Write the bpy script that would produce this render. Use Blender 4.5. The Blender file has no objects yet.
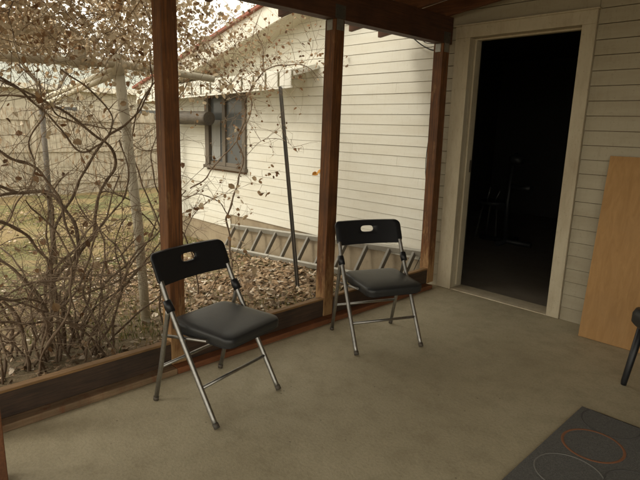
import bpy, math, random
from mathutils import Vector, Matrix, noise
R = math.radians
random.seed(11)
S = bpy.context.scene
COL = S.collection
rnd = random.random
def U(a, b): return a + (b - a) * random.random()

# ------------------------------------------------------------------ camera
F, YAW, PITCH, ROLL = 519.74, 0.80166, 0.21645, 0.02638
CAM = Vector((2.4605, -3.8242, 1.3499))
fw = Vector((-math.sin(YAW) * math.cos(PITCH), math.cos(YAW) * math.cos(PITCH), -math.sin(PITCH)))
r0 = fw.cross(Vector((0, 0, 1))).normalized()
u0 = r0.cross(fw)
cr = r0 * math.cos(ROLL) + u0 * math.sin(ROLL)
cu = -r0 * math.sin(ROLL) + u0 * math.cos(ROLL)
cd = bpy.data.cameras.new('camera'); cam = bpy.data.objects.new('camera', cd); COL.objects.link(cam)
cd.sensor_width = 36; cd.lens = F / 640 * 36; cd.clip_start = .05; cd.clip_end = 800
M = Matrix((cr, cu, -fw)).transposed().to_4x4(); M.translation = CAM
cam.matrix_world = M
S.camera = cam
def at(px, py, X):
    """world point where the sight line of a traced point meets the plane x = X"""
    d = fw + cr * ((px - 320) / F) - cu * ((py - 240) / F)
    t = (X - CAM.x) / d.x
    return CAM + d * t

# ------------------------------------------------------------------ materials
def lin(c): return (c[0], c[1], c[2], 1)
def newmat(name):
    m = bpy.data.materials.new(name); m.use_nodes = True
    nt = m.node_tree; nt.nodes.clear()
    out = nt.nodes.new('ShaderNodeOutputMaterial'); b = nt.nodes.new('ShaderNodeBsdfPrincipled')
    nt.links.new(b.outputs[0], out.inputs[0])
    return m, nt, b
def coords(nt, scale=(1, 1, 1), rot=(0, 0, 0)):
    tc = nt.nodes.new('ShaderNodeTexCoord'); mp = nt.nodes.new('ShaderNodeMapping')
    mp.inputs['Scale'].default_value = scale; mp.inputs['Rotation'].default_value = rot
    nt.links.new(tc.outputs['Object'], mp.inputs[0]); return mp.outputs[0]
def tex(nt, vec, scale, detail=5, rough=.55, dist=0):
    n = nt.nodes.new('ShaderNodeTexNoise'); n.inputs['Scale'].default_value = scale
    n.inputs['Detail'].default_value = detail; n.inputs['Roughness'].default_value = rough
    n.inputs['Distortion'].default_value = dist
    nt.links.new(vec, n.inputs['Vector']); return n.outputs['Fac']
def ramp(nt, fac, stops):
    r = nt.nodes.new('ShaderNodeValToRGB'); e = r.color_ramp.elements
    while len(e) < len(stops): e.new(.5)
    for k, (p, c) in enumerate(stops): e[k].position = p; e[k].color = lin(c) if not isinstance(c, float) else (c, c, c, 1)
    nt.links.new(fac, r.inputs[0]); return r.outputs[0]
def mix(nt, fac, a, b, mode='MIX'):
    m = nt.nodes.new('ShaderNodeMix'); m.data_type = 'RGBA'; m.blend_type = mode
    for s, v in ((m.inputs[0], fac), (m.inputs[6], a), (m.inputs[7], b)):
        if hasattr(v, 'is_linked'): nt.links.new(v, s)
        elif isinstance(v, (int, float)): s.default_value = v
        else: s.default_value = lin(v)
    return m.outputs[2]
def bump(nt, b, h, strength=.3, dist=.01):
    n = nt.nodes.new('ShaderNodeBump'); n.inputs['Strength'].default_value = strength; n.inputs['Distance'].default_value = dist
    nt.links.new(h, n.inputs['Height']); nt.links.new(n.outputs[0], b.inputs['Normal'])

def wood(name, dark, light, grain=(14, 14, .8), wear=None, wearz=None, rough=.65):
    m, nt, b = newmat(name)
    v = coords(nt, grain); g = tex(nt, v, 6, 6, .65, .6)
    c = ramp(nt, g, [(.3, dark), (.7, light)])
    v2 = coords(nt); g2 = tex(nt, v2, 5, 4)
    c = mix(nt, ramp(nt, g2, [(.4, 0.0), (.7, .55)]), c, [x * .55 for x in dark])
    if wear:
        g3 = tex(nt, coords(nt, (6, 6, 1.5)), 3, 5, .7)
        w = ramp(nt, g3, [(.52, 0.0), (.66, 1.0)])
        if wearz is not None:
            tc = nt.nodes.new('ShaderNodeTexCoord'); sx = nt.nodes.new('ShaderNodeSeparateXYZ'); nt.links.new(tc.outputs['Object'], sx.inputs[0])
            mr = nt.nodes.new('ShaderNodeMapRange'); nt.links.new(sx.outputs[2], mr.inputs[0])
            mr.inputs[1].default_value = wearz; mr.inputs[2].default_value = .0; mr.inputs[3].default_value = 0; mr.inputs[4].default_value = 1
            ad = nt.nodes.new('ShaderNodeMath'); ad.operation = 'MULTIPLY_ADD'
            nt.links.new(mr.outputs[0], ad.inputs[0]); ad.inputs[1].default_value = .35; nt.links.new(g3, ad.inputs[2])
            w = ramp(nt, ad.outputs[0], [(.6, 0.0), (.8, 1.0)])
        c = mix(nt, w, c, wear)
    nt.links.new(c, b.inputs['Base Color']); b.inputs['Roughness'].default_value = rough
    bump(nt, b, g, .35, .004)
    return m
def paint(name, col, dirt, amt=.5, stretch=(1.5, 1.5, 1.5), rough=.6, bumpy=.15):
    m, nt, b = newmat(name)
    g = tex(nt, coords(nt, stretch), 2.5, 7, .65); g2 = tex(nt, coords(nt, (9, 9, 2)), 4, 5, .6)
    c = mix(nt, ramp(nt, g, [(.42, 0.0), (.75, amt)]), col, dirt)
    c = mix(nt, ramp(nt, g2, [(.55, 0.0), (.75, amt * .6)]), c, dirt)
    g4 = tex(nt, coords(nt, (stretch[0] * 9, 9, .5)), 3, 6, .7)
    c = mix(nt, ramp(nt, g4, [(.56, 0.0), (.8, amt * .55)]), c, [x * .75 for x in dirt])
    g5 = tex(nt, coords(nt), 55, 3, .6)
    c = mix(nt, ramp(nt, g5, [(.62, 0.0), (.72, amt * .5)]), c, [x * .6 for x in dirt])
    nt.links.new(c, b.inputs['Base Color']); b.inputs['Roughness'].default_value = rough
    bump(nt, b, g2, bumpy, .003)
    return m
def metal(name, col, rough=.4, metallic=1.0):
    m, nt, b = newmat(name)
    g = tex(nt, coords(nt, (20, 20, 20)), 3, 4)
    c = mix(nt, ramp(nt, g, [(.4, 0.0), (.7, .5)]), col, [x * .6 for x in col])
    nt.links.new(c, b.inputs['Base Color']); b.inputs['Metallic'].default_value = metallic; b.inputs['Roughness'].default_value = rough
    return m
def leafmat(name, stops, trans=.25):
    m, nt, b = newmat(name)
    g = nt.nodes.new('ShaderNodeNewGeometry')
    c = ramp(nt, g.outputs['Random Per Island'], stops)
    v = tex(nt, coords(nt), 30, 3)
    c = mix(nt, ramp(nt, v, [(.4, 0.0), (.7, .5)]), c, [x * .5 for x in stops[len(stops) // 2][1]])
    nt.links.new(c, b.inputs['Base Color']); b.inputs['Roughness'].default_value = .7
    tr = nt.nodes.new('ShaderNodeBsdfTranslucent'); nt.links.new(c, tr.inputs[0])
    ms = nt.nodes.new('ShaderNodeMixShader'); ms.inputs[0].default_value = trans
    nt.links.new(b.outputs[0], ms.inputs[1]); nt.links.new(tr.outputs[0], ms.inputs[2])
    out = [n for n in nt.nodes if n.type == 'OUTPUT_MATERIAL'][0]
    nt.links.new(ms.outputs[0], out.inputs[0])
    return m

def concrete():
    m, nt, b = newmat('porch concrete')
    v = coords(nt)
    big = tex(nt, v, .9, 6, .62, .6); fine = tex(nt, v, 75, 4, .75); mid = tex(nt, v, 7, 7, .7); grit = tex(nt, v, 230, 2, .6)
    c = ramp(nt, big, [(.3, (.39, .337, .222)), (.5, (.47, .412, .28)), (.72, (.53, .475, .335))])
    c = mix(nt, ramp(nt, mid, [(.46, 0.0), (.72, .55)]), c, (.30, .255, .165))
    c = mix(nt, ramp(nt, fine, [(.45, 0.0), (.75, .45)]), c, (.22, .185, .13))
    c = mix(nt, ramp(nt, grit, [(.62, 0.0), (.72, .5)]), c, (.60, .56, .45))
    st = tex(nt, coords(nt, (1, 1.6, 1)), 1.9, 6, .65, .3)
    c = mix(nt, ramp(nt, st, [(.56, 0.0), (.75, .38)]), c, (.25, .195, .12))
    sp = nt.nodes.new('ShaderNodeTexVoronoi'); sp.inputs['Scale'].default_value = 9; nt.links.new(v, sp.inputs['Vector'])
    c = mix(nt, ramp(nt, sp.outputs['Distance'], [(.025, .7), (.05, 0.0)]), c, (.12, .1, .07))
    scf = tex(nt, coords(nt, (3, 40, 3), (0, 0, .7)), 2.2, 3, .5, .2)
    c = mix(nt, ramp(nt, scf, [(.70, 0.0), (.76, .35)]), c, (.2, .17, .12))
    nt.links.new(c, b.inputs['Base Color'])
    nt.links.new(ramp(nt, mid, [(.3, .5), (.7, .8)]), b.inputs['Roughness'])
    bump(nt, b, fine, .35, .004)
    return m
def groundmat():
    m, nt, b = newmat('yard soil and dry lawn')
    v = coords(nt)
    a = tex(nt, v, .9, 6, .65, .4); f = tex(nt, v, 24, 5, .7); h = tex(nt, v, 3.5, 5, .6)
    c = ramp(nt, a, [(.3, (.255, .185, .088)), (.45, (.30, .22, .10)), (.56, (.16, .16, .055)), (.8, (.10, .125, .04))])
    c = mix(nt, ramp(nt, h, [(.5, 0.0), (.7, .7)]), c, (.40, .29, .12))
    c = mix(nt, ramp(nt, f, [(.4, .45), (.65, 0.0)]), c, (.10, .07, .035))
    # bare soil close to the porch
    tc = nt.nodes.new('ShaderNodeTexCoord'); sx = nt.nodes.new('ShaderNodeSeparateXYZ'); nt.links.new(tc.outputs['Object'], sx.inputs[0])
    mr = nt.nodes.new('ShaderNodeMapRange'); nt.links.new(sx.outputs[0], mr.inputs[0])
    mr.inputs[1].default_value = -3.2; mr.inputs[2].default_value = -1.5; mr.inputs[3].default_value = 0; mr.inputs[4].default_value = .8
    c = mix(nt, mr.outputs[0], c, (.17, .125, .075))
    nt.links.new(c, b.inputs['Base Color']); b.inputs['Roughness'].default_value = .95
    bump(nt, b, f, .8, .03)
    return m

MT = {}
MT['concrete'] = concrete()
MT['ground'] = groundmat()
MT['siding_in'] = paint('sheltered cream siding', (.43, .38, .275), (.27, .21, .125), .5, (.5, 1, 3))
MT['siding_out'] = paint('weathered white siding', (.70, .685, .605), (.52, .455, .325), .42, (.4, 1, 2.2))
MT['sheath'] = paint('old brown sheathing', (.20, .115, .06), (.1, .06, .03), .5)
MT['trim'] = paint('cream door trim', (.54, .475, .345), (.32, .24, .145), .65, (3, 3, 1))
MT['found'] = paint('foundation render', (.34, .275, .185), (.19, .14, .09), .8)
MT['white_trim'] = paint('white fascia paint', (.80, .77, .68), (.55, .5, .4), .5)
MT['soffit'] = paint('soffit boards', (.55, .5, .38), (.4, .34, .24), .4)
MT['red'] = paint('red roof edge', (.30, .085, .05), (.2, .1, .07), .6)
MT['post'] = wood('red brown stained post', (.06, .021, .007), (.26, .10, .027), (16, 16, .7), (.36, .21, .09), .55)
MT['beam'] = wood('dark stained beam', (.05, .018, .009), (.13, .05, .022), (16, .7, 16))
MT['rafter'] = wood('red brown rafter', (.10, .035, .014), (.22, .085, .03), (.7, 16, 16))
MT['kick'] = wood('kick board in shade tone', (.03, .02, .014), (.09, .05, .03), (16, .8, 16))  # face near black: the shade on it is put into the colour
MT['cap'] = wood('raw kick edge in lit tan', (.16, .085, .03), (.33, .19, .08), (16, .8, 16))  # raw wood tan that also carries the lit look of the top edge
MT['plate'] = wood('worn sill plate', (.16, .10, .055), (.33, .22, .125), (16, .8, 16), (.17, .075, .035))
MT['plate_red'] = wood('red stained sill plate', (.15, .05, .02), (.29, .11, .04), (16, .8, 16))
MT['deck'] = wood('roof sheathing', (.22, .15, .08), (.34, .24, .13), (.8, 9, 9))
MT['galv'] = metal('galvanised steel', (.42, .43, .42), .5)
m, nt, b = newmat('plywood face'); v = coords(nt, (9, 9, .55)); g_ = tex(nt, v, 3, 6, .6, 1.2); g6 = tex(nt, coords(nt, (60, 60, 2)), 4, 4)
c_ = ramp(nt, g_, [(.3, (.36, .19, .06)), (.55, (.42, .23, .078)), (.75, (.47, .265, .095))]); c_ = mix(nt, ramp(nt, g6, [(.5, 0.0), (.75, .35)]), c_, (.33, .18, .07))
g7 = tex(nt, coords(nt), 2.2, 5, .6); c_ = mix(nt, ramp(nt, g7, [(.55, 0.0), (.8, .35)]), c_, (.36, .23, .11))
nt.links.new(c_, b.inputs['Base Color']); b.inputs['Roughness'].default_value = .62; bump(nt, b, g6, .15, .002); MT['ply'] = m
MT['chrome'] = metal('silver tube', (.38, .37, .35), .42)
m, nt, b = newmat('black plastic'); b.inputs['Base Color'].default_value = (.010, .011, .014, 1); b.inputs['Roughness'].default_value = .42
bump(nt, b, tex(nt, coords(nt), 180, 2), .1, .001); MT['plastic'] = m
m, nt, b = newmat('black vinyl'); b.inputs['Base Color'].default_value = (.024, .025, .026, 1); b.inputs['Roughness'].default_value = .42
bump(nt, b, tex(nt, coords(nt), 90, 3), .18, .002); MT['vinyl'] = m
MT['alu'] = metal('dull aluminium', (.62, .60, .55), .45)
MT['alu_r'] = paint('chalky aluminium', (.36, .345, .30), (.22, .2, .16), .6)
MT['alu_d'] = paint('shade toned rung aluminium', (.20, .185, .155), (.12, .105, .08), .6)  # rungs darker than rails: shading from their facing is put into the colour
MT['alu_white'] = paint('white awning enamel', (.78, .77, .70), (.5, .45, .36), .4)
MT['pvc'] = paint('dirty white pipe', (.70, .655, .53), (.36, .29, .18), .6, (4, 4, 1.5))
MT['log'] = wood('grey weathered log', (.055, .045, .035), (.14, .115, .085), (1, 9, 9))
MT['stake'] = paint('dark steel stake', (.06, .055, .045), (.13, .09, .06), .7)
MT['fence'] = wood('grey bleached fence board', (.37, .325, .245), (.58, .52, .41), (5, 5, .5), (.26, .16, .08))
MT['glass'] = None
m, nt, b = newmat('window glass'); b.inputs['Base Color'].default_value = (.11, .115, .115, 1); b.inputs['Roughness'].default_value = .16
b.inputs['Specular IOR Level'].default_value = .5; MT['glass'] = m
MT['winframe'] = paint('weathered window frame', (.15, .125, .095), (.09, .07, .05), .6)
MT['reflection_panel'] = paint('grey curtain', (.27, .27, .255), (.18, .18, .17), .5, (8, 8, .5))  # grey patch standing for the pale reflection in the pane
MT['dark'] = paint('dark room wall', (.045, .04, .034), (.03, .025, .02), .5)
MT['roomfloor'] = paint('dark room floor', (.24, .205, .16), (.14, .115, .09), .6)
MT['bark'] = wood('vine bark', (.12, .083, .055), (.30, .215, .145), (12, 12, 3), rough=.9)
MT['twig'] = wood('dry twig', (.22, .16, .105), (.42, .32, .22), (12, 12, 3), rough=.9)
MT['treebark'] = wood('grey tree bark', (.11, .085, .065), (.22, .175, .135), (5, 5, 1), rough=.9)
LEAF_PALE = [(.0, (.22, .11, .05)), (.12, (.42, .28, .16)), (.4, (.60, .49, .34)), (.8, (.70, .60, .45)), (1., (.80, .72, .60))]
LEAF_MID = [(.0, (.09, .045, .022)), (.3, (.22, .11, .05)), (.6, (.36, .23, .12)), (1., (.55, .42, .28))]
LEAF_GROUND = [(.0, (.10, .06, .03)), (.3, (.23, .14, .07)), (.6, (.37, .24, .13)), (.82, (.50, .37, .24)), (.93, (.62, .52, .40)), (1., (.74, .67, .56))]
MT['leafp'] = leafmat('pale dry vine leaves', LEAF_PALE, .68)
MT['leafm'] = leafmat('brown dry vine leaves', LEAF_MID, .3)
MT['leafg'] = leafmat('fallen leaves', LEAF_GROUND, .1)
MT['grass'] = leafmat('grass blades', [(.0, (.07, .11, .022)), (.5, (.14, .17, .04)), (.75, (.30, .24, .08)), (1., (.44, .33, .14))], .3)
MT['rug'] = paint('charcoal rug pile', (.19, .187, .176), (.12, .12, .113), .6, (30, 30, 30), .95, .6)
_n = MT['rug'].node_tree; _b = [q for q in _n.nodes if q.type == 'BSDF_PRINCIPLED'][0]
_pile = tex(_n, coords(_n), 260, 3, .7); bump(_n, _b, _pile, .9, .006)
_src = _b.inputs['Base Color'].links[0].from_socket
_n.links.new(mix(_n, ramp(_n, _pile, [(.42, .6), (.6, 0.0)]), _src, (.07, .07, .066)), _b.inputs['Base Color'])
MT['ring_o'] = paint('rust ring pile', (.29, .125, .06), (.2, .1, .06), .5, (40, 40, 40), .95)
MT['ring_d'] = paint('dark ring pile', (.10, .097, .093), (.09, .09, .09), .5, (40, 40, 40), .95)
MT['ring_l'] = paint('pale grey ring pile', (.225, .22, .205), (.19, .19, .18), .5, (40, 40, 40), .95)
MT['cable'] = paint('black cable', (.02, .02, .02), (.04, .035, .03), .3)
MT['shed_roof'] = paint('grey green metal roof', (.34, .36, .32), (.26, .24, .19), .5, (.3, 3, 1))
MT['shed_wall'] = paint('pale outbuilding wall', (.62, .58, .48), (.4, .34, .25), .5)
m, nt, b = newmat('orange leaf'); b.inputs['Base Color'].default_value = (.5, .24, .04, 1); b.inputs['Roughness'].default_value = .7; MT['orange'] = m

# ------------------------------------------------------------------ mesh building
class MB:
    def __init__(s): s.v = []; s.f = []; s.mi = []; s.smooth = []
    def face(s, idx, mi=0, sm=False): s.f.append(idx); s.mi.append(mi); s.smooth.append(sm)
    def box(s, x0, x1, y0, y1, z0, z1, mi=0):
        n = len(s.v)
        s.v += [Vector(p) for p in ((x0, y0, z0), (x1, y0, z0), (x1, y1, z0), (x0, y1, z0), (x0, y0, z1), (x1, y0, z1), (x1, y1, z1), (x0, y1, z1))]
        for q in ((0, 3, 2, 1), (4, 5, 6, 7), (0, 1, 5, 4), (1, 2, 6, 5), (2, 3, 7, 6), (3, 0, 4, 7)): s.face([n + k for k in q], mi)
    def hexa(s, p, mi=0):
        n = len(s.v); s.v += [Vector(q) for q in p]
        for q in ((0, 3, 2, 1), (4, 5, 6, 7), (0, 1, 5, 4), (1, 2, 6, 5), (2, 3, 7, 6), (3, 0, 4, 7)): s.face([n + k for k in q], mi)
    def beam(s, a, b, w, h, up=Vector((0, 0, 1)), mi=0):
        a, b = Vector(a), Vector(b); d = (b - a).normalized(); x = d.cross(up).normalized(); z = x.cross(d)
        p = []
        for q in (a, b):
            p += [q - x * w / 2 - z * h / 2, q + x * w / 2 - z * h / 2, q + x * w / 2 + z * h / 2, q - x * w / 2 + z * h / 2]
        n = len(s.v); s.v += p
        for q in ((0, 1, 2, 3), (7, 6, 5, 4), (0, 4, 5, 1), (1, 5, 6, 2), (2, 6, 7, 3), (3, 7, 4, 0)): s.face([n + k for k in q], mi)
    def prism(s, pts, ext, mi=0):
        """polygon pts (3-D, planar) pushed along the vector ext"""
        n = len(s.v); k = len(pts); e = Vector(ext)
        s.v += [Vector(q) for q in pts] + [Vector(q) + e for q in pts]
        s.face(list(range(n + k - 1, n - 1, -1)), mi); s.face(list(range(n + k, n + 2 * k)), mi)
        for i in range(k): s.face([n + i, n + (i + 1) % k, n + k + (i + 1) % k, n + k + i], mi)
    def tube(s, pts, rad, sides=6, mi=0, cap=True):
        pts = [Vector(q) for q in pts]; N = len(pts)
        if not hasattr(rad, '__len__'): rad = [rad] * N
        t = (pts[1] - pts[0]).normalized()
        x = t.orthogonal().normalized(); n0 = len(s.v)
        for i in range(N):
            a = pts[max(i - 1, 0)]; c = pts[min(i + 1, N - 1)]; t2 = (c - a)
            t2 = t2.normalized() if t2.length > 1e-9 else t
            x = (x - t2 * x.dot(t2));
            x = x.normalized() if x.length > 1e-6 else t2.orthogonal().normalized()
            y = t2.cross(x); t = t2
            for k in range(sides):
                an = 2 * math.pi * k / sides
                s.v.append(pts[i] + (x * math.cos(an) + y * math.sin(an)) * rad[i])
        for i in range(N - 1):
            for k in range(sides):
                k2 = (k + 1) % sides
                s.face([n0 + i * sides + k, n0 + i * sides + k2, n0 + (i + 1) * sides + k2, n0 + (i + 1) * sides + k], mi, True)
        if cap:
            s.face([n0 + k for k in range(sides)][::-1], mi); s.face([n0 + (N - 1) * sides + k for k in range(sides)], mi)
    def leaf(s, p, size, flat=None, mi=0):
        if flat is None:
            a = Vector((U(-1, 1), U(-1, 1), U(-1.3, .5))).normalized(); w = a.cross(Vector((U(-1, 1), U(-1, 1), U(-1, 1)))).normalized()
        else:
            an = U(0, 6.28); tl = U(-flat, flat)
            a = Vector((math.cos(an), math.sin(an), tl)).normalized(); w = a.cross(Vector((U(-.3, .3) * flat * 2, U(-.3, .3) * flat * 2, 1))).normalized()
        nrm = a.cross(w); cl = U(.08, .5); ll = U(-.25, .35)
        wd = U(.32, .52)
        n = len(s.v)
        s.v += [p, p + (a * .3 + w * wd * .8 + nrm * cl * .5) * size, p + (a * .7 + w * wd * .72 + nrm * (cl * .55 + ll * .5)) * size,
                p + (a * 1.0 + nrm * ll) * size, p + (a * .7 - w * wd * .78 + nrm * (cl * .35 + ll * .5)) * size,
                p + (a * .28 - w * wd * .85 + nrm * cl * .6) * size, p + (a * .55 + nrm * ll * .3) * size]
        for q in ((0, 6, 1), (1, 6, 2), (2, 6, 3), (3, 6, 4), (4, 6, 5), (5, 6, 0)): s.face([n + k for k in q], mi)
    def build(s, name, mats, parent=None, bevel=0, smooth=False):
        if not isinstance(mats, (list, tuple)): mats = [mats]
        o = Vector((0, 0, 0)); q = parent
        while q is not None: o += q.location; q = q.parent
        me = bpy.data.meshes.new(name)
        me.from_pydata([v - o for v in s.v], [], s.f)
        for mm in mats: me.materials.append(mm)
        me.polygons.foreach_set('material_index', s.mi)
        me.polygons.foreach_set('use_smooth', [bool(a or smooth) for a in s.smooth])
        me.update()
        ob = bpy.data.objects.new(name, me); COL.objects.link(ob); ob.parent = parent
        if bevel:
            bm = ob.modifiers.new('bevel', 'BEVEL'); bm.width = bevel; bm.segments = 2; bm.limit_method = 'ANGLE'; bm.angle_limit = R(40)
        return ob
def tag(o, label=None, cat=None, group=None, kind=None):
    if label: o['label'] = label
    if cat: o['category'] = cat
    if group: o['group'] = group
    if kind: o['kind'] = kind
    return o
def empty(name, loc, label, cat, group=None, rz=0):
    o = bpy.data.objects.new(name, None); COL.objects.link(o); o.location = loc; o.rotation_euler.z = rz; o.empty_display_size = .1
    return tag(o, label, cat, group)
def catmull(pts, n=6):
    P = [Vector(p) for p in pts]; P = [P[0] * 2 - P[1]] + P + [P[-1] * 2 - P[-2]]; out = []
    for i in range(1, len(P) - 2):
        a, b, c, d = P[i - 1:i + 3]
        for k in range(n):
            t = k / n
            out.append(.5 * ((2 * b) + (c - a) * t + (2 * a - 5 * b + 4 * c - d) * t * t + (3 * b - a - 3 * c + d) * t ** 3))
    out.append(P[-2]); return out

# ------------------------------------------------------------------ ground
GP = [(-300, -.5), (-40, -.5), (-10, -.44), (-5, -.42), (-3.5, -.345), (-1.2, -.215), (0, -.115), (300, -.115)]
def gz(x, y):
    for (a, za), (b_, zb) in zip(GP, GP[1:]):
        if a <= x <= b_:
            z = za + (zb - za) * (x - a) / (b_ - a); break
    if x < -.25: z += .035 * noise.noise(Vector((x * .9, y * .9, 3))) * min(1, (-.25 - x))
    return z
def axis(lo, hi, dlo, dhi, n):
    c = [lo, (lo + dlo) * .5, dlo - 12, dlo - 4]; c += [dlo + (dhi - dlo) * k / n for k in range(n + 1)]; c += [dhi + 4, dhi + 12, (dhi + hi) * .5, hi]; return c
xs = axis(-300, 300, -14, 2, 70); ys = axis(-300, 300, -9, 6, 60)
g = MB()
for x in xs:
    for y in ys: g.v.append(Vector((x, y, gz(x, y))))
ny = len(ys)
for i in range(len(xs) - 1):
    for j in range(ny - 1): g.face([i * ny + j, (i + 1) * ny + j, (i + 1) * ny + j + 1, i * ny + j + 1], 0, True)
tag(g.build('ground', MT['ground']), kind='structure')

# ------------------------------------------------------------------ porch floor
PX1, PY0 = 4.4, -6.6
mb = MB(); mb.box(-.07, PX1 + .1, PY0, -.001, -.32, 0)
tag(mb.build('porch_floor', MT['concrete'], None, .006), kind='structure')

# ------------------------------------------------------------------ the house
house = empty('house', (.6, .3, 0), 'white lap sided house with an open dark doorway, low gable roof and awninged window', 'house')
EXP = .0975
def lap(mb, x0, x1, y, z0, z1, exp=EXP, lip=.008):
    """lap boards whose drip edge stands out by lip, face to -y; board ends butt with a hairline"""
    z = z0
    while z < z1 - .004:
        zt = min(z + exp, z1) - .004
        mb.hexa([(x0, y - lip, z), (x1, y - lip, z), (x1, y + .02, z), (x0, y + .02, z), (x0, y - .001, zt), (x1, y - .001, zt), (x1, y + .02, zt), (x0, y + .02, zt)])
        z += exp
DX0, DX1, DH = .1605, .9916, 2.05
# sheltered wall with the doorway
w = MB()
lap(w, -.06, DX0 - .135, 0, -.0, 2.142)
lap(w, DX1 + .094, PX1, 0, -.0, 2.92)
lap(w, -.06, DX1 + .091, 0, 2.142, 2.92, .118)
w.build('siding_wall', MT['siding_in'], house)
w = MB()
w.box(-.06, DX0 - .03, .021, .12, 0, 2.92); w.box(DX1 + .03, PX1, .021, .12, 0, 2.92); w.box(DX0 - .03, DX1 + .03, .021, .12, DH + .03, 2.92)
w.build('sheathing', MT['sheath'], house)
SY0 = -3.0
w = MB()
for k in range(30):
    z = k * EXP
    w.hexa([(PX1 - .012, SY0, z), (PX1 + .02, SY0, z), (PX1 + .02, 0, z), (PX1 - .012, 0, z), (PX1 - .001, SY0, z + EXP), (PX1 + .02, SY0, z + EXP), (PX1 + .02, 0, z + EXP), (PX1 - .001, 0, z + EXP)])
w.box(PX1 + .02, PX1 + .1, SY0, 0, 0, 2.92)
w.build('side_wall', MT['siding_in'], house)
# door casing, jambs with stops, threshold
d = MB()
d.box(DX0 - .132, DX0, -.03, .018, .004, DH); d.box(DX1, DX1 + .092, -.03, .018, .004, DH); d.box(DX0 - .132, DX1 + .092, -.032, .018, DH, DH + .088)
d.box(DX0 - .145, DX1 + .105, -.042, .018, DH + .088, DH + .1)
d.build('door_casing', MT['trim'], house, .003)
d = MB()
for a, s in ((DX0, 1), (DX1, -1)):
    d.box(min(a - .0, a - .028 * s), max(a - .0, a - .028 * s), .0185, .15, .004, DH)
    d.box(min(a, a + .014 * s), max(a, a + .014 * s), .05, .1, .03, DH - .014)
d.box(DX0, DX1, .0185, .15, DH, DH + .028); d.box(DX0, DX1, .05, .1, DH - .014, DH - .0005)
d.build('door_jamb', MT['trim'], house, .002)
d = MB()
for z in (1.05,): d.box(DX0 + .0005, DX0 + .004, .105, .14, z - .05, z + .05)
d.build('strike_plate', MT['stake'], house)
d = MB(); d.prism([(DX0, -.022, .002), (DX0, .16, .002), (DX0, .16, .010), (DX0, .03, .013), (DX0, -.018, .009)], (DX1 - DX0, 0, 0))
d.build('threshold', MT['trim'], house, .002)
# dark room behind the doorway
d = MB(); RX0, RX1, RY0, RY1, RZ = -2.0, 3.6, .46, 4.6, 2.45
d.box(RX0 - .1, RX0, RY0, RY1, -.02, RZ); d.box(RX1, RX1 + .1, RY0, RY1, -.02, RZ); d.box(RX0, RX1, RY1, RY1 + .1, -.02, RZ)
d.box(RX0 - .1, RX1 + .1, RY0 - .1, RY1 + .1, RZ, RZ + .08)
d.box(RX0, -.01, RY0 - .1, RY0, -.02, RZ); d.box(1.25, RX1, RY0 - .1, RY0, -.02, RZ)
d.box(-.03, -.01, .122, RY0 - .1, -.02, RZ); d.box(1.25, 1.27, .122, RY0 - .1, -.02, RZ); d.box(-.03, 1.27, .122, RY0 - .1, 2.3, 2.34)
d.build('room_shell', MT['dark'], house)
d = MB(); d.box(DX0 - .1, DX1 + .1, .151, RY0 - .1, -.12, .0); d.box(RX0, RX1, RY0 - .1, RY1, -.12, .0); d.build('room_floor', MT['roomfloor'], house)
# gable wall out in the light
GY = .25; GX0 = -5.3
rake = lambda x: 2.262 + .235 * (x + 2.95)
w = MB(); WX0, WX1, WZ0, WZ1 = -4.13, -3.16, .77, 1.76
z = -.085; k = 0
while z < 2.95:
    zt = z + EXP - .0028
    xa = max(GX0, (z - 2.262) / .235 - 2.97)     # each course starts under the sloping roof edge
    segs = [(xa, .02)]
    if z < .105: segs = [(xa, -3.56)]
    if z < WZ1 and zt > WZ0: segs = [(xa, WX0), (WX1, .02)]
    for (a, b_) in segs:
        cuts = [a] + sorted(U(a + .2, b_) for _ in range(1 if b_ - a > 1.5 else 0)) + [b_]
        for c0, c1 in zip(cuts, cuts[1:]):
            lp = .0065 + U(-.0012, .0012)
            w.hexa([(c0, GY - lp, z), (c1 - .0015, GY - lp, z + U(-.001, .001)), (c1 - .0015, GY + .02, z), (c0, GY + .02, z), (c0, GY - .001, zt), (c1 - .0015, GY - .001, zt), (c1 - .0015, GY + .02, zt), (c0, GY + .02, zt)])
    z += EXP
w.box(GX0 - .02, GX0 + .07, GY - .022, GY + .05, -.085, 1.7)
w.build('gable_wall', MT['siding_out'], house)
w = MB()
w.box(GX0, WX0, GY + .021, GY + .1, -.08, 1.7); w.box(WX0, WX1, GY + .021, GY + .1, -.08, WZ0); w.box(WX1, -.032, GY + .021, GY + .1, -.08, 2.2); w.box(GX0, -.04, GY + .1, GY + .102, -.08, .5)
w.build('sheathing', MT['sheath'], house)
w = MB()
w.box(GX0, -3.56, GY + .012, GY + .2, -.75, -.087); w.box(-3.56, -.08, GY + .012, GY + .2, -.75, .108); w.box(GX0, GX0 + .2, GY + .2, 6.5, -.75, 1.7)
w.build('foundation', MT['found'], house)
# roof with rake board, soffit, red edge
def slab(x0, x1, y0, y1, za, zb, mat, name):
    mb = MB(); mb.hexa([(x0, y0, rake(x0) + za), (x1, y0, rake(x1) + za), (x1, y1, rake(x1) + za), (x0, y1, rake(x0) + za), (x0, y0, rake(x0) + zb), (x1, y0, rake(x1) + zb), (x1, y1, rake(x1) + zb), (x0, y1, rake(x0) + zb)])
    return mb.build(name, mat, house)
OX = GX0 - .35
slab(OX, 2.8, -.075, -.05, -.01, .215, MT['white_trim'], 'rake_board')
slab(OX, 2.8, -.049, GY + .015, .0, .02, MT['soffit'], 'soffit')
slab(OX - .03, 2.8, -.12, 6.6, .217, .25, MT['red'], 'roof')
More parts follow.
